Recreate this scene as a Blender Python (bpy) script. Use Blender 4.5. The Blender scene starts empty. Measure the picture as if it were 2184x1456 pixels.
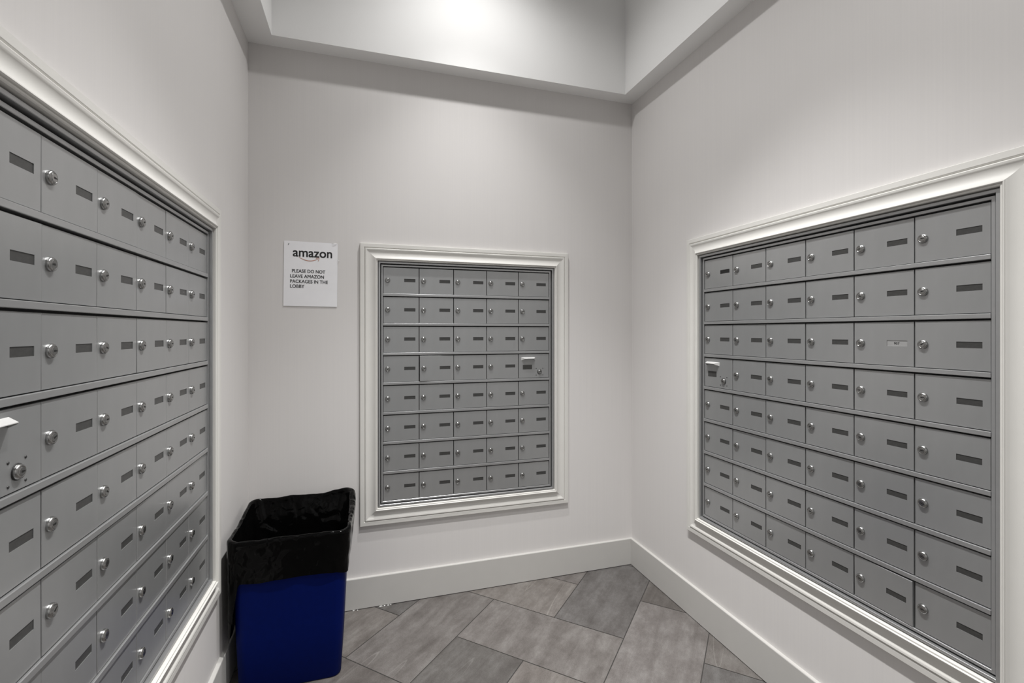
import bpy, bmesh, math, random
from mathutils import Vector, Matrix, noise

random.seed(7)
C = bpy.context.scene.collection
PI = math.pi

# ------------------------------------------------------------------ camera, world, lights, exposure
W = 1.967            # room width; back left corner of the room is the origin, back wall y = 0
HS = 2.634           # underside of the ceiling border
HT = 3.42            # top of the raised ceiling
YR = -3.3            # how far the side walls run towards the lobby

cd = bpy.data.cameras.new('camera')
cam = bpy.data.objects.new('camera', cd)
C.objects.link(cam)
cam.location = (0.5043, -2.389, 1.329)
cam.rotation_euler = (PI / 2, 0, -0.3013)
cd.sensor_width = 36.0
cd.lens = 36.0 * 1008.09 / 2184.0
cd.shift_y = -0.00973
cd.clip_start = 0.02
bpy.context.scene.camera = cam

world = bpy.data.worlds.new('world')
bpy.context.scene.world = world
world.use_nodes = True
bg = world.node_tree.nodes['Background']
bg.inputs[0].default_value = (1.0, 0.985, 0.965, 1)
bg.inputs[1].default_value = 1.0
# the lobby the alcove opens to: lit from above, dark floor below
_nt = world.node_tree
_tc = _nt.nodes.new('ShaderNodeTexCoord')
_sx = _nt.nodes.new('ShaderNodeSeparateXYZ')
_mr = _nt.nodes.new('ShaderNodeMapRange')
_mr.inputs[1].default_value = -0.5
_mr.inputs[2].default_value = 0.5
_cr = _nt.nodes.new('ShaderNodeValToRGB')
_cr.color_ramp.elements[0].position = 0.15
_cr.color_ramp.elements[0].color = (0.10, 0.097, 0.093, 1)
_cr.color_ramp.elements[1].position = 0.85
_cr.color_ramp.elements[1].color = (0.72, 0.71, 0.695, 1)
_nt.links.new(_tc.outputs['Generated'], _sx.inputs[0])
_nt.links.new(_sx.outputs[2], _mr.inputs[0])
_nt.links.new(_mr.outputs[0], _cr.inputs[0])
_nt.links.new(_cr.outputs[0], bg.inputs[0])

def spot(name, loc, energy, angle=134, blend=1.0, radius=0.035):
    l = bpy.data.lights.new(name, 'SPOT')
    l.energy = energy
    l.spot_size = math.radians(angle)
    l.spot_blend = blend
    l.shadow_soft_size = radius
    l.color = (1.0, 0.99, 0.975)
    o = bpy.data.objects.new(name, l)
    o.location = loc
    C.objects.link(o)
    return o

# recessed downlights of the raised ceiling: each has a narrow beam and a wide spill
for x, y, spill, beam in ((0.98, -0.58, 42, 96), (1.02, -1.22, 3, 350), (1.0, -2.05, 68, 30)):
    spot('downlight_spill', (x, y, HT - 0.03), spill, 142)
    spot('downlight_beam', (x, y, HT - 0.03), beam, 76)

vs = bpy.context.scene.view_settings
vs.view_transform = 'Standard'
vs.look = 'None'
vs.gamma = 1.0
vs.exposure = 0.0
vs.use_curve_mapping = False

# ------------------------------------------------------------------ materials
def lin(c):
    c = c / 255.0
    return c / 12.92 if c <= 0.04045 else ((c + 0.055) / 1.055) ** 2.4

def rgb(r, g, b):
    return (lin(r), lin(g), lin(b), 1)

def mat(name, col, rough=0.5, metal=0.0, spec=0.5, vary=0.0, scale=(20, 20, 20), bump=0.0, coords='Object', detail=4):
    m = bpy.data.materials.new(name)
    m.use_nodes = True
    nt = m.node_tree
    b = nt.nodes['Principled BSDF']
    b.inputs['Base Color'].default_value = col
    b.inputs['Roughness'].default_value = rough
    b.inputs['Metallic'].default_value = metal
    b.inputs['Specular IOR Level'].default_value = spec
    if vary > 0 or bump > 0:
        tc = nt.nodes.new('ShaderNodeTexCoord')
        mp = nt.nodes.new('ShaderNodeMapping')
        mp.inputs['Scale'].default_value = scale
        nz = nt.nodes.new('ShaderNodeTexNoise')
        nz.inputs['Scale'].default_value = 1.0
        nz.inputs['Detail'].default_value = detail
        nt.links.new(tc.outputs[coords], mp.inputs[0])
        nt.links.new(mp.outputs[0], nz.inputs['Vector'])
        if vary > 0:
            mr = nt.nodes.new('ShaderNodeMapRange')
            mr.inputs[1].default_value = 0.25
            mr.inputs[2].default_value = 0.75
            mr.inputs[3].default_value = 1 - vary
            mr.inputs[4].default_value = 1 + vary
            mx = nt.nodes.new('ShaderNodeMix')
            mx.data_type = 'RGBA'
            mx.blend_type = 'MULTIPLY'
            mx.inputs[0].default_value = 1
            mx.inputs[6].default_value = col
            nt.links.new(nz.outputs[0], mr.inputs[0])
            nt.links.new(mr.outputs[0], mx.inputs[7])
            nt.links.new(mx.outputs[2], b.inputs['Base Color'])
        if bump > 0:
            bp = nt.nodes.new('ShaderNodeBump')
            bp.inputs['Strength'].default_value = bump
            bp.inputs['Distance'].default_value = 0.002
            nt.links.new(nz.outputs[0], bp.inputs['Height'])
            nt.links.new(bp.outputs[0], b.inputs['Normal'])
    return m

M_WALL = mat('wallpaper', (0.708, 0.69, 0.68, 1), 0.75, spec=0.25, vary=0.014, scale=(190, 190, 1.4), bump=0.03)
M_CEIL = mat('ceiling_paint', (0.88, 0.88, 0.875, 1), 0.8, spec=0.2, vary=0.01, scale=(3, 3, 3))
M_TRIM = mat('trim_paint', (0.72, 0.71, 0.68, 1), 0.42, spec=0.4, vary=0.015, scale=(15, 15, 15))
M_BASE = mat('baseboard_paint', (0.56, 0.55, 0.53, 1), 0.5, spec=0.3, vary=0.015, scale=(15, 15, 15))
M_MET = mat('grey_aluminium', (0.385, 0.391, 0.395, 1), 0.30, metal=0.6, vary=0.03, scale=(30, 30, 8))
M_RAIL = mat('aluminium_rail', (0.44, 0.445, 0.45, 1), 0.34, metal=0.7, vary=0.03, scale=(8, 60, 60))
M_CAV = mat('cabinet_dark', (0.03, 0.03, 0.03, 1), 0.7, vary=0.1)
M_CHR = mat('lock_chrome', (0.36, 0.36, 0.355, 1), 0.24, metal=1.0, vary=0.04, scale=(80, 80, 80))
M_SLOT = mat('keyway_black', (0.008, 0.008, 0.008, 1), 0.6, vary=0.1)
M_PLATE = mat('plate_grey', (0.046, 0.046, 0.045, 1), 0.35, vary=0.2, scale=(120, 120, 200))
M_PBLK = mat('plate_black', (0.006, 0.006, 0.006, 1), 0.5, vary=0.1)
M_PWHT = mat('plate_light', (0.31, 0.31, 0.31, 1), 0.4, vary=0.03)
M_HOOD = mat('hood_bright_aluminium', (0.80, 0.80, 0.79, 1), 0.35, metal=0.3, vary=0.04, scale=(50, 50, 50))
M_RIVET = mat('rivet_dark', (0.05, 0.05, 0.05, 1), 0.4, metal=0.5, vary=0.1)
M_BIN = mat('blue_plastic', (0.0003, 0.006, 0.085, 1), 0.55, spec=0.08, vary=0.06, scale=(60, 60, 60), bump=0.05)
M_BAG = mat('black_film', (0.0015, 0.0015, 0.0015, 1), 0.10, spec=0.10, vary=0.1)
def crinkle(m):
    # fine sharp creases of thin plastic film
    nt = m.node_tree
    tc = nt.nodes.new('ShaderNodeTexCoord')
    ad = None
    for sc, st, sh in ((11, 1.0, 2.0), (34, 0.22, 1.4)):
        nz = nt.nodes.new('ShaderNodeTexNoise')
        nz.noise_type = 'RIDGED_MULTIFRACTAL'
        nz.inputs['Scale'].default_value = sc
        nz.inputs['Detail'].default_value = 2.0
        nz.inputs['Distortion'].default_value = 0.6
        nt.links.new(tc.outputs['Object'], nz.inputs['Vector'])
        mu = nt.nodes.new('ShaderNodeMath')
        mu.operation = 'MULTIPLY_ADD'
        mu.inputs[1].default_value = st
        nt.links.new(nz.outputs[0], mu.inputs[0])
        if ad:
            nt.links.new(ad.outputs[0], mu.inputs[2])
        else:
            mu.inputs[2].default_value = 0
        ad = mu
    bp = nt.nodes.new('ShaderNodeBump')
    bp.inputs['Strength'].default_value = 0.8
    bp.inputs['Distance'].default_value = 0.012
    nt.links.new(ad.outputs[0], bp.inputs['Height'])
    nt.links.new(bp.outputs[0], nt.nodes['Principled BSDF'].inputs['Normal'])
crinkle(M_BAG)
M_PAPER = mat('paper', (0.90, 0.90, 0.925, 1), 0.28, spec=0.5, vary=0.015, scale=(20, 20, 20))
M_INK = mat('ink_black', (0.012, 0.012, 0.013, 1), 0.5, vary=0.05)
M_ORNG = mat('ink_salmon', (0.50, 0.26, 0.19, 1), 0.5, vary=0.05)
M_TAPE = mat('tape_shine_white', (0.88, 0.88, 0.88, 1), 0.12, vary=0.02)  # whitish base colour paints in the shine of clear film
M_CAULK = mat('caulk_white', (0.85, 0.85, 0.83, 1), 0.5, vary=0.05)
M_GROUT = mat('grout', (0.05, 0.046, 0.043, 1), 0.9, vary=0.15, scale=(60, 60, 60))

def tile_material():
    m = bpy.data.materials.new('stone_tile')
    m.use_nodes = True
    nt = m.node_tree
    N = nt.nodes
    L = nt.links
    b = N['Principled BSDF']
    b.inputs['Roughness'].default_value = 0.48
    b.inputs['Specular IOR Level'].default_value = 0.4
    uv = N.new('ShaderNodeUVMap'); uv.uv_map = 'tile'
    at = N.new('ShaderNodeVertexColor'); at.layer_name = 'tile_tone'
    # long soft streaks
    m1 = N.new('ShaderNodeMapping'); m1.inputs['Scale'].default_value = (2.6, 16, 1); m1.inputs['Rotation'].default_value = (0, 0, 0.16)
    n1 = N.new('ShaderNodeTexNoise'); n1.inputs['Scale'].default_value = 1.0; n1.inputs['Detail'].default_value = 6; n1.inputs['Roughness'].default_value = 0.62; n1.inputs['Distortion'].default_value = 0.6
    # clouds
    m2 = N.new('ShaderNodeMapping'); m2.inputs['Scale'].default_value = (9, 12, 1)
    n2 = N.new('ShaderNodeTexNoise'); n2.inputs['Scale'].default_value = 1.0; n2.inputs['Detail'].default_value = 10; n2.inputs['Roughness'].default_value = 0.78
    # fine grain
    n3 = N.new('ShaderNodeTexNoise'); n3.inputs['Scale'].default_value = 330; n3.inputs['Detail'].default_value = 3
    for mm in (m1, m2):
        L.new(uv.outputs[0], mm.inputs[0])
    L.new(m1.outputs[0], n1.inputs['Vector']); L.new(m2.outputs[0], n2.inputs['Vector']); L.new(uv.outputs[0], n3.inputs['Vector'])
    a = N.new('ShaderNodeMath'); a.operation = 'MULTIPLY'; a.inputs[1].default_value = 0.40
    L.new(n1.outputs[0], a.inputs[0])
    c = N.new('ShaderNodeMath'); c.operation = 'MULTIPLY_ADD'; c.inputs[1].default_value = 0.60
    L.new(n2.outputs[0], c.inputs[0]); L.new(a.outputs[0], c.inputs[2])
    d = N.new('ShaderNodeMath'); d.operation = 'MULTIPLY_ADD'; d.inputs[1].default_value = 0.30
    L.new(n3.outputs[0], d.inputs[0]); L.new(c.outputs[0], d.inputs[2])
    r = N.new('ShaderNodeValToRGB')
    e = r.color_ramp.elements
    e[0].position = 0.46; e[0].color = (0.100, 0.0885, 0.082, 1)
    e[1].position = 0.84; e[1].color = (0.315, 0.304, 0.293, 1)
    q = e.new(0.64); q.color = (0.186, 0.172, 0.164, 1)
    L.new(d.outputs[0], r.inputs[0])
    # thin pale veins
    m4 = N.new('ShaderNodeMapping'); m4.inputs['Scale'].default_value = (0.7, 7.5, 1); m4.inputs['Rotation'].default_value = (0, 0, 0.1)
    L.new(uv.outputs[0], m4.inputs[0])
    n4 = N.new('ShaderNodeTexNoise'); n4.inputs['Scale'].default_value = 1.0; n4.inputs['Detail'].default_value = 1; n4.inputs['Distortion'].default_value = 0.0
    L.new(m4.outputs[0], n4.inputs['Vector'])
    s = N.new('ShaderNodeMath'); s.operation = 'SUBTRACT'; s.inputs[1].default_value = 0.66
    L.new(n4.outputs[0], s.inputs[0])
    ab = N.new('ShaderNodeMath'); ab.operation = 'ABSOLUTE'
    L.new(s.outputs[0], ab.inputs[0])
    mr = N.new('ShaderNodeMapRange'); mr.inputs[1].default_value = 0.0; mr.inputs[2].default_value = 0.004; mr.inputs[3].default_value = 0.28; mr.inputs[4].default_value = 0.0
    L.new(ab.outputs[0], mr.inputs[0])
    mv = N.new('ShaderNodeMix'); mv.data_type = 'RGBA'
    mv.inputs[7].default_value = (0.5, 0.49, 0.47, 1)
    L.new(mr.outputs[0], mv.inputs[0]); L.new(r.outputs[0], mv.inputs[6])
    mx = N.new('ShaderNodeMix'); mx.data_type = 'RGBA'; mx.blend_type = 'MULTIPLY'; mx.inputs[0].default_value = 1
    L.new(mv.outputs[2], mx.inputs[6]); L.new(at.outputs[0], mx.inputs[7])
    L.new(mx.outputs[2], b.inputs['Base Color'])
    bp = N.new('ShaderNodeBump'); bp.inputs['Strength'].default_value = 0.12; bp.inputs['Distance'].default_value = 0.002
    L.new(c.outputs[0], bp.inputs['Height']); L.new(bp.outputs[0], b.inputs['Normal'])
    return m
M_TILE = tile_material()

# ------------------------------------------------------------------ helpers
def link(name, bm, mats, parent=None, smooth=False, loc=None):
    me = bpy.data.meshes.new(name)
    bmesh.ops.recalc_face_normals(bm, faces=bm.faces[:])
    bm.to_mesh(me)
    bm.free()
    if not isinstance(mats, (list, tuple)):
        mats = [mats]
    for m in mats:
        me.materials.append(m)
    if smooth:
        for p in me.polygons:
            p.use_smooth = True
    o = bpy.data.objects.new(name, me)
    C.objects.link(o)
    if parent:
        o.parent = parent
    if loc:
        o.location = loc
    return o

def share(name, me, parent, loc=(0, 0, 0), rot=(0, 0, 0)):
    o = bpy.data.objects.new(name, me)
    C.objects.link(o)
    o.parent = parent
    o.location = loc
    o.rotation_euler = rot
    return o

def tag(o, label, cat, group=None):
    o['label'] = label
    o['category'] = cat
    if group:
        o['group'] = group
    return o

def structure(o, label=None):
    o['kind'] = 'structure'
    if label:
        o['label'] = label
    return o

def box(bm, x0, x1, y0, y1, z0, z1, mi=0, bev=0.0):
    v = [bm.verts.new(p) for p in ((x0, y0, z0), (x1, y0, z0), (x1, y1, z0), (x0, y1, z0), (x0, y0, z1), (x1, y0, z1), (x1, y1, z1), (x0, y1, z1))]
    fs = [bm.faces.new([v[i] for i in q]) for q in ((0, 1, 2, 3), (4, 5, 6, 7), (0, 1, 5, 4), (1, 2, 6, 5), (2, 3, 7, 6), (3, 0, 4, 7))]
    for f in fs:
        f.material_index = mi
    if bev > 0:
        ed = list({e for f in fs for e in f.edges})
        r = bmesh.ops.bevel(bm, geom=ed, offset=bev, segments=2, profile=0.5, affect='EDGES')
        for f in r['faces']:
            f.material_index = mi
    return v

def grid_holes(bm, P, us, vs_, holes, mi=0):
    """flat grid of quads through P(u, v), leaving out the cells in holes"""
    V = {}
    def g(i, j):
        if (i, j) not in V:
            V[i, j] = bm.verts.new(P(us[i], vs_[j]))
        return V[i, j]
    for i in range(len(us) - 1):
        for j in range(len(vs_) - 1):
            if (i, j) in holes:
                continue
            f = bm.faces.new((g(i, j), g(i + 1, j), g(i + 1, j + 1), g(i, j + 1)))
            f.material_index = mi
    return V

def lathe(bm, prof, n=28, mi=0, axis='y', cx=0, cz=0, cap=True):
    """prof: list of (radius, y); rings around the y axis; last ring capped"""
    rings = []
    for r, y in prof:
        rings.append([bm.verts.new((cx + r * math.cos(2 * PI * k / n), y, cz + r * math.sin(2 * PI * k / n))) for k in range(n)])
    for a, b in zip(rings, rings[1:]):
        for k in range(n):
            f = bm.faces.new((a[k], a[(k + 1) % n], b[(k + 1) % n], b[k]))
            f.material_index = mi
            f.smooth = True
    if cap:
        f = bm.faces.new(rings[-1])
        f.material_index = mi
    return rings

# ------------------------------------------------------------------ banks: layout
# local frame of a bank: x = right as you face it, y = into the wall, z = up; y = 0 is the wall surface
ROWP = 0.145
BANKS = dict(
    back=dict(rot=0.0, u0=0.5878, pc=0.1738, nc=5, zl=1.580, to=lambda u, d: (u, d)),
    left=dict(rot=PI / 2, u0=-1.594, pc=0.1687, nc=6, zl=1.5865, to=lambda u, d: (-d, u)),
    right=dict(rot=-PI / 2, u0=0.6102, pc=0.1706, nc=6, zl=1.5835, to=lambda u, d: (W + d, -u)),
)
for b in BANKS.values():
    b['u1'] = b['u0'] + b['nc'] * b['pc']
    b['zt'] = b['zl'] + 0.067
    b['zb'] = b['zl'] - 7 * ROWP - 0.064
HM = 0.0235     # hole margin around the doors

# ------------------------------------------------------------------ the room
def wall_with_hole(name, b, ua, ub, ztop, thick=0.14):
    bm = bmesh.new()
    us = [ua, b['u0'] - HM, b['u1'] + HM, ub]
    zs = [0.0, b['zb'] - HM, b['zt'] + HM, ztop]
    def P(d):
        def f(u, z):
            x, y = b['to'](u, d)
            return (x, y, z)
        return f
    A = grid_holes(bm, P(0), us, zs, {(1, 1)})
    B = grid_holes(bm, P(thick), us, zs, {(1, 1)})
    loop = [(0, 0), (3, 0), (3, 3), (0, 3)]
    per = [(i, 0) for i in range(4)] + [(3, j) for j in range(1, 4)] + [(i, 3) for i in (2, 1, 0)] + [(0, j) for j in (2, 1)]
    hole = [(1, 1), (2, 1), (2, 2), (1, 2)]
    for lp in (per, hole):
        for k in range(len(lp)):
            p, q = lp[k], lp[(k + 1) % len(lp)]
            bm.faces.new((A[p], A[q], B[q], B[p]))
    return structure(link(name, bm, M_WALL))

ZW = 2.70
wall_with_hole('wall_back', BANKS['back'], 0.0, W, ZW)
wall_with_hole('wall_left', BANKS['left'], YR, 0.14, ZW)
wall_with_hole('wall_right', BANKS['right'], -0.14, -YR, ZW)

# raised ceiling: flat border all round, upright sides, top
bm = bmesh.new()
xi0, xi1, yi0, yi1 = 0.111, W - 0.094, YR + 0.1, -0.088
o_ = [(0, YR), (W, YR), (W, 0), (0, 0)]
i_ = [(xi0, yi0), (xi1, yi0), (xi1, yi1), (xi0, yi1)]
ov = [bm.verts.new((x, y, HS)) for x, y in o_]
iv = [bm.verts.new((x, y, HS)) for x, y in i_]
it = [bm.verts.new((x, y, HT)) for x, y in i_]
ot = [bm.verts.new((x, y, HT + 0.05)) for x, y in o_]
for k in range(4):
    n = (k + 1) % 4
    bm.faces.new((ov[k], ov[n], iv[n], iv[k]))
    bm.faces.new((iv[k], iv[n], it[n], it[k]))
    bm.faces.new((ov[k], ov[n], ot[n], ot[k]))
bm.faces.new(it)
bm.faces.new(ot)
structure(link('ceiling', bm, M_CEIL))

# floor: one mesh, herringbone of 2:1 stone tiles on grout
bm = bmesh.new()
uvl = bm.loops.layers.uv.new('tile')
col = bm.loops.layers.color.new('tile_tone')
S = 0.3242
R2 = math.sqrt(0.5)
def ab2xy(a, b):
    # a = x + y and b = x - y measured along the two tile directions
    return ((a + b) / 2, (a - b) / 2)
UNIT = 0.4585
A0, B0 = 0.078, 0.776
GR = 0.0020
x0f, x1f, y0f, y1f = -0.02, W + 0.02, YR, 0.02
f = bm.faces.new([bm.verts.new((x, y, -0.0012)) for x, y in ((x0f, y0f), (x1f, y0f), (x1f, y1f), (x0f, y1f))])
f.material_index = 1
rnd = random.Random(11)
def clip(poly, ax, lim, keep_less):
    out = []
    for k in range(len(poly)):
        p, q = poly[k], poly[(k + 1) % len(poly)]
        ip = (p[ax] <= lim) if keep_less else (p[ax] >= lim)
        iq = (q[ax] <= lim) if keep_less else (q[ax] >= lim)
        if ip:
            out.append(p)
        if ip != iq:
            t = (lim - p[ax]) / (q[ax] - p[ax])
            out.append((p[0] + t * (q[0] - p[0]), p[1] + t * (q[1] - p[1])))
    return out
def tile(a0, a1, b0, b1, long_a):
    g = GR * math.sqrt(2)
    quad = [ab2xy(a, b) for a, b in ((a0 + g, b0 + g), (a1 - g, b0 + g), (a1 - g, b1 - g), (a0 + g, b1 - g))]
    for ax, lim, less in ((0, x0f, False), (0, x1f, True), (1, y0f, False), (1, y1f, True)):
        quad = clip(quad, ax, lim, less)
        if len(quad) < 3:
            return
    vs2 = [bm.verts.new((x, y, 0.0)) for x, y in quad]
    fc = bm.faces.new(vs2)
    ou, ovv = rnd.uniform(0, 50), rnd.uniform(0, 50)
    t = rnd.uniform(0.83, 1.02)
    w = rnd.uniform(-0.006, 0.012)
    for lp in fc.loops:
        x, y = lp.vert.co.x, lp.vert.co.y
        a, b = (x + y) * R2, (x - y) * R2
        lp[uvl].uv = (a + ou, b + ovv)
        lp[col] = (min(1, t * 0.9 + w), t * 0.9, t * 0.9 - w, 1)
for k in range(-10, 14):
    for m in range(-4, 5):
        s0 = -k + 4 * m
        tile(A0 + UNIT * s0, A0 + UNIT * (s0 + 2), B0 + UNIT * k, B0 + UNIT * (k + 1), True)
for j in range(-14, 8):
    for m in range(-4, 6):
        s0 = 2 - j + 4 * m
        tile(A0 + UNIT * j, A0 + UNIT * (j + 1), B0 + UNIT * s0, B0 + UNIT * (s0 + 2), False)
fl = link('floor', bm, [M_TILE, M_GROUT])
structure(fl)

# baseboards
def baseboard(name, pts):
    """pts: (x, y, nx, ny) ends of the wall run with the inward normal; profile swept along"""
    bm = bmesh.new()
    prof = [(0.0, 0.0035), (0.0150, 0.0035), (0.0150, 0.1455), (0.0138, 0.148), (0.0, 0.148)]
    rings = []
    for x, y, nx, ny in pts:
        rings.append([bm.verts.new((x + nx * d, y + ny * d, z)) for d, z in prof])
    for a, b in zip(rings, rings[1:]):
        for k in range(len(prof)):
            n = (k + 1) % len(prof)
            bm.faces.new((a[k], b[k], b[n], a[n]))
    bm.faces.new(rings[0])
    bm.faces.new(rings[-1])
    return structure(link(name, bm, M_BASE))
baseboard('baseboard_back', [(0, 0, 1, -1), (W, 0, -1, -1)])
baseboard('baseboard_left', [(0, YR, 1, 0), (0, 0, 1, -1)])
baseboard('baseboard_right', [(W, 0, -1, -1), (W, YR, -1, 0)])

# ------------------------------------------------------------------ moulding frames around the banks
PROF = []   # (distance outwards from the inner edge, height off the wall)
def build_profile():
    p = [(0.000, 0.0), (0.000, 0.0195), (0.0015, 0.0212), (0.0045, 0.0216), (0.0055, 0.0200), (0.0065, 0.0236), (0.0085, 0.0255), (0.0105, 0.0250), (0.0118, 0.0230)]
    # scooped cove
    for k in range(0, 13):
        t = k / 12.0
        w = 0.0125 + t * 0.0385
        base = 0.0228 + (0.0176 - 0.0228) * t
        p.append((w, base - 0.0070 * math.sin(PI * t) ** 0.8 if 0 < t < 1 else base))
    p += [(0.0555, 0.0182), (0.0580, 0.0165), (0.0590, 0.0120), (0.0605, 0.0118), (0.0625, 0.0150), (0.0640, 0.0158), (0.0800, 0.0152), (0.0812, 0.0138), (0.0812, 0.0)]
    return p
PROF = build_profile()
INNER = 0.0255

def moulding(b, label):
    root = bpy.data.objects.new('moulding_frame', None)
    C.objects.link(root)
    x, y = b['to']((b['u0'] + b['u1']) / 2, 0)
    root.location = (x, y, b['zb'] - INNER - 0.0812)
    root.rotation_euler = (0, 0, b['rot'])
    hw = (b['u1'] - b['u0']) / 2 + INNER
    h0 = 0.0812
    h1 = 0.0812 + (b['zt'] - b['zb']) + 2 * INNER
    corners = {'tl': (-hw, h1, -1, 1), 'tr': (hw, h1, 1, 1), 'br': (hw, h0, 1, -1), 'bl': (-hw, h0, -1, -1)}
    for nm, c0, c1 in (('top_rail', 'tl', 'tr'), ('side_rail', 'tr', 'br'), ('bottom_rail', 'br', 'bl'), ('side_rail', 'bl', 'tl')):
        bm = bmesh.new()
        rings = []
        for c in (c0, c1):
            cx, cz, sx, sz = corners[c]
            rings.append([bm.verts.new((cx + sx * d, -h, cz + sz * d)) for d, h in PROF])
        n = len(PROF)
        for k in range(n):
            q = (k + 1) % n
            fc = bm.faces.new((rings[0][k], rings[1][k], rings[1][q], rings[0][q]))
            if 8 < k < 21:
                fc.smooth = True
        for ring in rings:      # mitred ends with corners of their own, so the cove shades smoothly
            bm.faces.new([bm.verts.new(v.co) for v in ring])
        link(nm, bm, M_TRIM, root)
    return tag(root, label, 'frame', 'moulded frames around the mailboxes')

moulding(BANKS['back'], 'off-white moulded frame around the mailboxes beside the paper notice')
moulding(BANKS['left'], 'off-white moulded frame around the mailboxes left of the blue bin')
moulding(BANKS['right'], 'off-white moulded frame around the mailboxes on the wall right of the corner')

# ------------------------------------------------------------------ mailbox banks
DOOR_T = 0.0022
DH = 0.1262
DZ0 = -0.0632      # door bottom relative to its lock
PW, PH = 0.0545, 0.0162

def door_mesh(name, pc, plate=True, gap=0.0017):
    """front at y = 0, hole for the name plate; origin at the lock's height, left edge of the pitch at x = 0"""
    w0, w1 = gap, pc - gap
    z0, z1 = DZ0, DZ0 + DH
    bm = bmesh.new()
    if plate:
        px1 = pc - 0.0182
        us = [w0 + .0007, px1 - PW, px1, w1 - .0007]
        zs = [z0 + .0007, 0.0015 - PH / 2, 0.0015 + PH / 2, z1 - .0007]
        V = grid_holes(bm, lambda u, z: (u, 0, z), us, zs, {(1, 1)})
        hole = [(1, 1), (2, 1), (2, 2), (1, 2)]
        back = {k: bm.verts.new((V[k].co.x, DOOR_T, V[k].co.z)) for k in hole}
        for k in range(4):
            p, q = hole[k], hole[(k + 1) % 4]
            bm.faces.new((V[p], V[q], back[q], back[p]))
    else:
        us = [w0 + .0007, 0.5 * pc, 0.6 * pc, w1 - .0007]
        zs = [z0 + .0007, -0.01, 0.01, z1 - .0007]
        V = grid_holes(bm, lambda u, z: (u, 0, z), us, zs, set())
    per = [(i, 0) for i in range(4)] + [(3, j) for j in range(1, 4)] + [(i, 3) for i in (2, 1, 0)] + [(0, j) for j in (2, 1)]
    def side(v, y):
        x = w0 if abs(v.co.x - us[0]) < 1e-6 else (w1 if abs(v.co.x - us[3]) < 1e-6 else v.co.x)
        z = z0 if abs(v.co.z - zs[0]) < 1e-6 else (z1 if abs(v.co.z - zs[3]) < 1e-6 else v.co.z)
        return bm.verts.new((x, y, z))
    A = [V[k] for k in per]
    B = [side(v, 0.0007) for v in A]
    D = [side(v, 0.010) for v in A]
    n = len(per)
    for X, Y in ((A, B), (B, D)):
        for k in range(n):
            bm.faces.new((X[k], X[(k + 1) % n], Y[(k + 1) % n], Y[k]))
    me = bpy.data.meshes.new(name)
    bmesh.ops.recalc_face_normals(bm, faces=bm.faces[:])
    # make sure the front looks out of the wall
    bm.faces.ensure_lookup_table()
    if bm.faces[0].normal.y > 0:
        bmesh.ops.reverse_faces(bm, faces=bm.faces[:])
    bm.to_mesh(me)
    bm.free()
    me.materials.append(M_MET)
    return me

def lock_mesh(name, r=0.0125, h=0.0068, dark_ring=False):
    bm = bmesh.new()
    if dark_ring:
        lathe(bm, [(r + 0.0012, 0.0), (r + 0.0012, -0.0015), (r * 0.92, -0.0018)], mi=1, cap=False)
    lathe(bm, [(r, 0.0), (r, -h * 0.45), (r * 0.90, -h * 0.80), (r * 0.72, -h), (r * 0.66, -h * 0.98), (r * 0.64, -h * 0.86), (r * 0.60, -h * 0.88), (r * 0.55, -h * 1.04)], mi=0)
    # keyway: a dark slot across the plug
    box(bm, -0.0008, r * 0.50, -h * 1.07, -h * 0.9, -0.0011, 0.0011, mi=1)
    box(bm, -0.0024, 0.0024, -h * 1.065, -h * 0.9, -0.0017, 0.0017, mi=1)
    me = bpy.data.meshes.new(name)
    bmesh.ops.recalc_face_normals(bm, faces=bm.faces[:])
    bm.to_mesh(me); bm.free()
    me.materials.append(M_CHR); me.materials.append(M_SLOT)
    return me

def plate_mesh(name, m, w=PW, h=PH):
    bm = bmesh.new()
    box(bm, -w / 2, w / 2, 0, 0.0012, -h / 2, h / 2)
    # raised clear edge lip below
    me = bpy.data.meshes.new(name)
    bmesh.ops.recalc_face_normals(bm, faces=bm.faces[:])
    bm.to_mesh(me); bm.free()
    me.materials.append(m)
    return me

def hood_mesh():
    """flared hood over the outgoing mail slot: sloping top, folded cheeks"""
    bm = bmesh.new()
    wb, wf = 0.040, 0.027
    p, drop, t = 0.019, 0.006, 0.0012
    top = [(-wb, 0, 0), (wb, 0, 0), (wf, -p, -drop), (-wf, -p, -drop)]
    a = [bm.verts.new(q) for q in top]
    c = [bm.verts.new((x, y, z - t)) for x, y, z in top]
    bm.faces.new(a); bm.faces.new(c)
    for k in range(4):
        bm.faces.new((a[k], a[(k + 1) % 4], c[(k + 1) % 4], c[k]))
    # cheeks
    for s in (-1, 1):
        q = [(s * wb, 0, -t), (s * wf, -p, -drop - t), (s * wf * 1.02, -p * 0.9, -drop - 0.0035), (s * wb * 0.98, 0, -0.016)]
        bm.faces.new([bm.verts.new(v) for v in q])
    me = bpy.data.meshes.new('slot_hood')
    bmesh.ops.recalc_face_normals(bm, faces=bm.faces[:])
    bm.to_mesh(me); bm.free()
    me.materials.append(M_HOOD)
    return me

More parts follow.
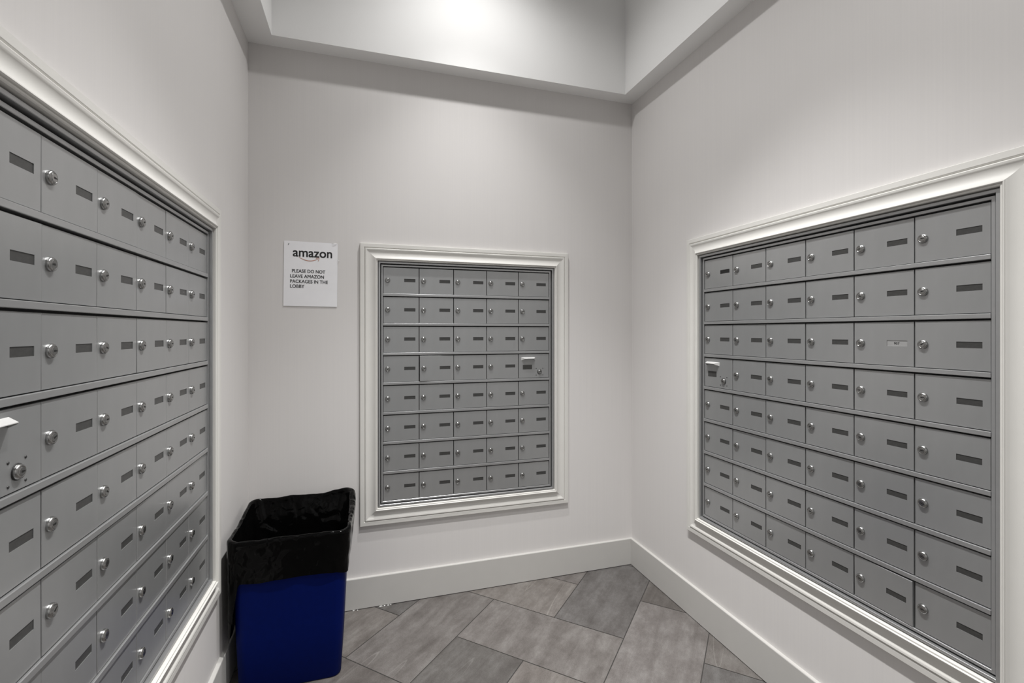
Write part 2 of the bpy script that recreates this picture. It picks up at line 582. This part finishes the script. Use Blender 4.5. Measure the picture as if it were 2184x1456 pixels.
LOCK = lock_mesh('lock')
LOCKM = lock_mesh('lock_large', 0.0118, 0.0070, True)
PL_G = plate_mesh('name_plate', M_PLATE)
PL_B = plate_mesh('name_plate_black', M_PBLK)
PL_W = plate_mesh('name_plate_light', M_PWHT)
PL_M = plate_mesh('name_plate_wide', M_PLATE, 0.052, 0.024)
HOOD = hood_mesh()
bm = bmesh.new()
lathe(bm, [(0.0024, 0.0), (0.0022, -0.0008), (0.0012, -0.0013)], n=14)
RIVET = bpy.data.meshes.new('rivet')
bmesh.ops.recalc_face_normals(bm, faces=bm.faces[:])
bm.to_mesh(RIVET); bm.free(); RIVET.materials.append(M_RIVET)

def text_mesh(name, body, size, m, parent, loc, bold=0.0, width=None, rot=(PI / 2, 0, 0), depth=0.00008, heavy=0.0):
    cu = bpy.data.curves.new(name, 'FONT')
    cu.body = body
    cu.size = size
    cu.offset = bold
    cu.extrude = depth
    cu.resolution_u = 6
    tmp = bpy.data.objects.new(name + '_curve', cu)
    C.objects.link(tmp)
    dg = bpy.context.evaluated_depsgraph_get()
    me = bpy.data.meshes.new_from_object(tmp.evaluated_get(dg))
    bpy.data.objects.remove(tmp)
    bpy.data.curves.remove(cu)
    if heavy:                      # thicker strokes: the same outline laid down shifted a hair to each side
        tb = bmesh.new()
        for q, (dx, dy) in enumerate(((-1, -0.6), (1, 0.6), (-1, 0.6), (1, -0.6), (0, 0))):
            n0 = len(tb.verts)
            tb.from_mesh(me)
            tb.verts.ensure_lookup_table()
            for v in tb.verts[n0:]:
                v.co.x += dx * heavy
                v.co.y += dy * heavy
                v.co.z += q * 0.00002
        tb.to_mesh(me)
        tb.free()
    me.materials.clear()
    me.materials.append(m)
    xs = [v.co.x for v in me.vertices]
    x0, x1 = min(xs), max(xs)
    k = width / (x1 - x0) if width else 1.0
    for v in me.vertices:
        v.co.x = (v.co.x - x0) * k
    o = bpy.data.objects.new(name, me)
    C.objects.link(o)
    o.parent = parent
    o.location = loc
    o.rotation_euler = rot
    return o

def frame_ring(bm, x0, x1, z0, z1, wd, yf, yb):
    """rectangular ring of width wd growing outwards from the given rectangle"""
    inn = [(x0, z0), (x1, z0), (x1, z1), (x0, z1)]
    out = [(x0 - wd, z0 - wd), (x1 + wd, z0 - wd), (x1 + wd, z1 + wd), (x0 - wd, z1 + wd)]
    c = 0.0009
    inn2 = [(x0 - c, z0 - c), (x1 + c, z0 - c), (x1 + c, z1 + c), (x0 - c, z1 + c)]
    out2 = [(x0 - wd + c, z0 - wd + c), (x1 + wd - c, z0 - wd + c), (x1 + wd - c, z1 + wd - c), (x0 - wd + c, z1 + wd - c)]
    loops = [(inn, yb), (inn, yf + c), (inn2, yf), (out2, yf), (out, yf + c), (out, yb)]
    R = [[bm.verts.new((x, y, z)) for x, z in pts] for pts, y in loops]
    for a, b in zip(R, R[1:]):
        for k in range(4):
            n = (k + 1) % 4
            bm.faces.new((a[k], a[n], b[n], b[k]))

def bank(key, label, special):
    b = BANKS[key]
    root = bpy.data.objects.new('mailbox_bank', None)
    C.objects.link(root)
    x, y = b['to'](b['u0'], 0)
    root.location = (x, y, b['zb'] - 0.02)
    root.rotation_euler = (0, 0, b['rot'])
    tag(root, label, 'mailboxes', 'banks of grey apartment mailboxes')
    zoff = -(b['zb'] - 0.02)
    wd = b['u1'] - b['u0']
    zb, zt = b['zb'] + zoff, b['zt'] + zoff
    # dark box behind the doors
    bm = bmesh.new()
    m_ = 0.021
    us = [-m_, wd + m_]; zs = [zb - m_, zt + m_]
    box(bm, us[0], us[1], 0.012, 0.10, zs[0], zs[1])
    link('cabinet_box', bm, M_CAV, root)
    # two stepped aluminium rims
    bm = bmesh.new()
    frame_ring(bm, -0.0135, wd + 0.0135, zb - 0.0135, zt + 0.0135, 0.0085, -0.0125, 0.013)
    link('outer_rim', bm, M_RAIL, root)
    bm = bmesh.new()
    frame_ring(bm, -0.0005, wd + 0.0005, zb - 0.0005, zt + 0.0005, 0.0085, -0.0035, 0.013)
    link('inner_rim', bm, M_RAIL, root)
    # rails between the rows
    for r in range(7):
        zr = b['zl'] + zoff - r * ROWP - 0.0712
        bm = bmesh.new()
        box(bm, 0.0, wd, -0.0046, 0.012, zr - 0.0062, zr + 0.0062, bev=0.0012)
        link('rail', bm, M_RAIL, root)
    gap = 0.0008 if key == 'left' else 0.0017
    DM = door_mesh('door', b['pc'], True, gap)
    DB = door_mesh('door_blank', b['pc'], False, gap)
    rr = random.Random(key)
    for r in range(8):
        for c in range(b['nc']):
            ux = c * b['pc']
            zl = b['zl'] + zoff - r * ROWP
            kind = special.get((r, c))
            rot = (rr.uniform(-0.004, 0.004), 0, rr.uniform(-0.004, 0.004))
            if kind == 'master':
                d = share('door', DB, root, (ux, -0.0002, zl), (0, 0, 0))
                d['label'] = 'door with outgoing mail slot hood and larger lock'
                top = DZ0 + DH
                h = share('slot_hood', HOOD, d, (0.0545, 0, top - (0.0120 if key == 'left' else 0.0160)))
                h['label'] = 'bright flared slot hood'
                share('name_plate', PL_M, d, (0.0500, -0.0006, top - 0.069))
                lx, lz = (0.112, top - 0.098) if key == 'left' else (0.119, top - 0.095)
                share('lock', LOCKM, d, (lx, 0, lz))
                for sx in (-1, 1):
                    for sz in (-1, 1):
                        share('rivet', RIVET, d, (lx + sx * 0.019, 0, lz + sz * 0.0178))
                continue
            loc = (ux, rr.uniform(-0.0006, 0.0004), zl)
            if kind == 'ajar_left':       # hinged on its right edge, left edge standing proud
                a = -0.050
                loc = (ux + b['pc'] - b['pc'] * math.cos(a) + 0.001, b['pc'] * math.sin(a), zl)
                rot = (0, 0, -a)
            if kind == 'ajar_right':
                rot = (0.012, 0, -0.030)
            d = share('door', DM, root, loc, rot)
            if kind in ('ajar_left', 'ajar_right'):
                d['label'] = 'door standing slightly ajar'
            lr = rr.choice([0, 0, 0, 0, 0.25, -0.3, PI, 0.5, -0.6])
            share('lock', LOCK, d, (0.0217, 0, 0), (0, lr, 0))
            pm = {'black': PL_B, 'light': PL_W}.get(kind, PL_G)
            p = share('name_plate', pm, d, (b['pc'] - 0.0182 - PW / 2, 0.0011, 0.0015))
            if kind == 'black':
                p['label'] = 'empty black name plate'
            if kind == 'light':
                p['label'] = 'light name plate with number'
                text_mesh('number', '907', 0.0088, M_INK, p, (-0.0085, -0.0002, -0.0031), heavy=0.0001, width=0.0150)
    return root

bank('back', 'bank of grey metal mailboxes in five columns beside the paper notice', {(3, 4): 'master', (3, 1): 'ajar_left'})
bank('left', 'bank of grey metal mailboxes left of the blue bin, nearest the camera', {(3, 0): 'master'})
bank('right', 'bank of grey metal mailboxes with one light name plate, right of the corner', {(3, 0): 'master', (0, 0): 'black', (2, 4): 'light', (7, 4): 'ajar_right'})

# ------------------------------------------------------------------ notice on the back wall
note = bpy.data.objects.new('notice', None)
C.objects.link(note)
note.location = (0.2612, 0.0, 1.4465)
note.rotation_euler = (0, math.radians(0.6), 0)
tag(note, 'white laminated paper notice with bold black words taped above the blue bin', 'sign')
NW, NH = 0.232, 0.300
bm = bmesh.new()
nx, nz = 12, 16
V = {}
for s, yo in ((0, -0.0030), (1, -0.0022)):
    for i in range(nx + 1):
        for j in range(nz + 1):
            u, v = i / nx, j / nz
            lift = 0.0002 * math.sin(5 * u + 3 * v)
            V[s, i, j] = bm.verts.new(((u - 0.5) * NW, yo - lift * 0.6, v * NH))
for s in (0, 1):
    for i in range(nx):
        for j in range(nz):
            f = bm.faces.new((V[s, i, j], V[s, i + 1, j], V[s, i + 1, j + 1], V[s, i, j + 1]))
            f.smooth = True
edge = [(i, 0) for i in range(nx)] + [(nx, j) for j in range(nz)] + [(i, nz) for i in range(nx, 0, -1)] + [(0, j) for j in range(nz, 0, -1)]
for k in range(len(edge)):
    p, q = edge[k], edge[(k + 1) % len(edge)]
    bm.faces.new([bm.verts.new(v.co) for v in (V[0, p[0], p[1]], V[0, q[0], q[1]], V[1, q[0], q[1]], V[1, p[0], p[1]])])
link('sheet', bm, M_PAPER, note)
kx, kz = NW / 692.0, NH / 838.0        # measured on an enlarged view of the notice
def npos(px, pz, y=-0.00335):
    return (-NW / 2 + px * kx, y, NH - pz * kz)
text_mesh('logo_lettering', 'amazon', 0.059, M_INK, note, npos(112, 196), heavy=0.0011, width=508 * kx)
def line(txt, px, pz, wpx):
    text_mesh('message_lettering', txt, 0.0215, M_INK, note, npos(px, pz), heavy=0.00042, width=wpx * kx)
line('PLEASE DO NOT', 104, 404, 428)
line('LEAVE AMAZON', 82, 471, 434)
line('PACKAGES IN THE', 82, 538, 486)
line('LOBBY', 82, 602, 182)
# curved arrow under the logo
bm = bmesh.new()
pts = []
for k in range(25):
    t = k / 24
    x = 190 + t * 246
    z = 203 + 52 * math.sin(PI * (0.06 + 0.80 * t)) - 8
    wv = 3 + 7.5 * math.sin(PI * min(1, 0.15 + t * 0.7)) 
    pts.append((x, z, wv))
va, vb = [], []
for x, z, wv in pts:
    a = npos(x, z - wv * 0.5, -0.0034); c = npos(x, z + wv * 0.5, -0.0034)
    va.append(bm.verts.new(a)); vb.append(bm.verts.new(c))
for k in range(24):
    bm.faces.new((va[k], va[k + 1], vb[k + 1], vb[k]))
def strip(path, w):
    A, B = [], []
    for k, (x, z) in enumerate(path):
        x0, z0 = path[max(0, k - 1)]
        x1, z1 = path[min(len(path) - 1, k + 1)]
        dx, dz = x1 - x0, z1 - z0
        l = math.hypot(dx, dz)
        ox, oz = -dz / l * w / 2, dx / l * w / 2
        A.append(bm.verts.new(npos(x + ox, z + oz, -0.00345)))
        B.append(bm.verts.new(npos(x - ox, z - oz, -0.00345)))
    for k in range(len(path) - 1):
        bm.faces.new((A[k], A[k + 1], B[k + 1], B[k]))
strip([(408, 210), (425, 205), (444, 204), (450, 208), (447, 222), (438, 246)], 8)
link('logo_arrow', bm, M_ORNG, note)
# clear tape on the right edge, its glints painted opaque white; a pin mark
def tape(px, pz, w, h, curl):
    bm = bmesh.new()
    prev = None
    for k in range(7):
        t = k / 6
        y = -0.0038 - curl * math.sin(PI * t)
        a = bm.verts.new(npos(px + w * t, pz, y)); c = bm.verts.new(npos(px + w * t, pz + h, y))
        if prev:
            bm.faces.new((prev[0], a, c, prev[1])).smooth = True
        prev = (a, c)
    link('tape', bm, M_TAPE, note)['label'] = 'piece of clear tape with its shine painted white'
tape(615, -4, 62, 14, 0.004)
tape(695, 218, 18, 13, 0.004)
bm = bmesh.new()
box(bm, -0.0012, 0.0012, -0.0052, -0.003, -0.004, 0.004, bev=0.0005)
o = link('staple', bm, M_RIVET, note, loc=npos(58, 42, 0.0005))
o.rotation_euler = (0, 0.5, 0)

# ------------------------------------------------------------------ blue bin and its black bag
def rrect(x0, x1, y0, y1, r, ns=40, nc=10):
    """closed ring of points, counter-clockwise from the front right corner, with outward normals"""
    out = []
    cs = [(x1 - r, y0 + r, -PI / 2), (x1 - r, y1 - r, 0), (x0 + r, y1 - r, PI / 2), (x0 + r, y0 + r, PI)]
    for k, (cx, cy, a0) in enumerate(cs):
        for i in range(nc + 1):
            a = a0 + (PI / 2) * i / nc
            out.append((cx + r * math.cos(a), cy + r * math.sin(a), math.cos(a), math.sin(a)))
        n = cs[(k + 1) % 4]
        a1 = a0 + PI / 2
        p0 = (cx + r * math.cos(a1), cy + r * math.sin(a1))
        p1 = (n[0] + r * math.cos(n[2]), n[1] + r * math.sin(n[2]))
        for i in range(1, ns):
            t = i / ns
            out.append((p0[0] + (p1[0] - p0[0]) * t, p0[1] + (p1[1] - p0[1]) * t, math.cos(a1), math.sin(a1)))
    return out
BOT = (0.058, 0.414, -0.4495, -0.118)
TOP = (0.036, 0.441, -0.473, -0.088)
ZBIN = 0.562
def bin_rect(z, off=0.0):
    t = z / ZBIN
    q = [BOT[k] + (TOP[k] - BOT[k]) * t for k in range(4)]
    return (q[0] - off, q[1] + off, q[2] - off, q[3] + off)

def ring_skin(bm, rings, cap0=False, cap1=False, smooth=True):
    R = [[bm.verts.new(p) for p in r] for r in rings]
    n = len(R[0])
    for a, b in zip(R, R[1:]):
        for k in range(n):
            f = bm.faces.new((a[k], a[(k + 1) % n], b[(k + 1) % n], b[k]))
            f.smooth = smooth
    if cap0:
        bm.faces.new(R[0])
    if cap1:
        bm.faces.new(R[-1])

bm = bmesh.new()
rings = []
for z, off, rad in ((0.0, -0.006, 0.03), (0.002, -0.002, 0.032), (0.007, 0.0, 0.034), (0.2, 0, 0.036), (0.40, 0, 0.038), (0.535, 0, 0.04), (0.537, 0.002, 0.042), (0.556, 0.003, 0.042), (ZBIN, 0.001, 0.041), (ZBIN, -0.002, 0.038), (0.40, -0.004, 0.035), (0.012, -0.004, 0.03)):
    rings.append([(x, y, z) for x, y, nx_, ny_ in rrect(*bin_rect(z, off), rad, 12, 8)])
ring_skin(bm, rings, True, True)
bin_ = link('waste_bin', bm, M_BIN)
tag(bin_, 'tall blue plastic waste bin standing in the corner under the notice', 'bin')

# bag: hem outside, over the rim, down inside
def fold(p, s=1.0):
    v = Vector(p) * s
    a = noise.noise(v * 14 + Vector((3, 1, 7)))
    b_ = abs(noise.noise(v * 26 + Vector((9, 4, 2))))
    c_ = noise.noise(Vector((v.x * 60, v.y * 60, v.z * 18)))
    return 0.0040 * a + 0.0050 * (0.35 - b_) + 0.0004 * c_
path = []      # (kind, fraction)
for k in range(26):
    path.append(('out', k / 25))
for k in range(1, 8):
    path.append(('rim', k / 8))
for k in range(26):
    path.append(('in', k / 25))
base = rrect(*bin_rect(0.5), 0.04, 40, 10)
xm, ym = (TOP[0] + TOP[1]) / 2, (TOP[2] + TOP[3]) / 2
bm = bmesh.new()
rings = []
for kind, t in path:
    ring = []
    for k, (bx, by, bnx, bny) in enumerate(base):
        # how much this point belongs to back, left, right
        back = max(0.0, min(1.0, (by + 0.30) / 0.20))
        leftw = max(0.0, -bnx - 0.12) if bnx < -0.12 else 0.0
        rightw = max(0.0, bnx)
        hem = 0.417 - 0.215 * min(1.0, leftw * 1.35) - 0.02 * rightw + 0.006 * noise.noise(Vector((bx * 18, by * 18, 1)))
        hem = hem - 0.03 * back * (1 - rightw)
        rim = 0.574 + 0.024 * back + 0.0045 * noise.noise(Vector((bx * 16 + 5, by * 16, 0))) + 0.0016 * noise.noise(Vector((bx * 50, by * 50, 4)))
        rim += 0.014 * math.exp(-((bx - 0.43) ** 2 + (by + 0.10) ** 2) / 0.004)
        puff = 0.012 * rightw * math.exp(-((by + 0.20) / 0.12) ** 2) + 0.004
        if kind == 'out':
            z = hem + (rim - 0.014 - hem) * t
            off = 0.0065 + puff * (0.4 + 0.6 * t) + 0.014 * leftw * (1 - t) + 0.002 * (1 - t) * math.sin(40 * (bx + by))
        elif kind == 'rim':
            a = PI * t
            z = rim - 0.014 + 0.014 * math.sin(a) ** 0.6
            off = (0.0065 + puff) * (0.5 + 0.5 * math.cos(a)) - 0.0055 * (0.5 - 0.5 * math.cos(a))
        else:
            z = rim - 0.014 - (rim - 0.014 - 0.16) * t
            off = -0.0055 - 0.028 * t - 0.012 * math.sin(PI * t) - 0.005 * min(1, t * 6)
        q = rrect(*bin_rect(min(z, ZBIN), off), 0.04, 40, 10)[k]
        amp = {'out': 0.45, 'rim': 0.1, 'in': 0.6 + 1.3 * min(1, t * 4)}[kind]
        dsp = fold((q[0], q[1], z)) * amp
        if kind == 'out':
            dsp = max(dsp, -0.002)
        if kind == 'in':
            dsp = min(dsp, 0.0)
        ring.append((q[0] + q[2] * dsp, q[1] + q[3] * dsp, z + (0.5 * dsp if kind == 'rim' else 0)))
    rings.append(ring)
ring_skin(bm, rings, False, True)
bag = link('bin_bag', bm, M_BAG)
tag(bag, 'glossy black plastic bag folded over the rim of the blue bin', 'bag')

# ------------------------------------------------------------------ loose white caulk chips along the baseboard
rc = random.Random(3)
for x, l in ((0.452, 0.010), (0.470, 0.005), (0.577, 0.016), (0.594, 0.009), (0.611, 0.012), (0.623, 0.006)):
    bm = bmesh.new()
    bmesh.ops.create_icosphere(bm, subdivisions=2, radius=1.0)
    for v in bm.verts:
        n = 1 + 0.45 * noise.noise(v.co * 1.7 + Vector((x * 40, 0, 0)))
        v.co = Vector((v.co.x * l * 0.5 * n, v.co.y * 0.0022 * n, v.co.z * 0.0020 * n))
    o = link('caulk_chip', bm, M_CAULK, loc=(x, -0.0185 - rc.uniform(0, 0.002), 0.0018))
    tag(o, 'tiny white chip of caulk on the floor along the baseboard right of the bin', 'debris', 'white caulk chips by the baseboard')
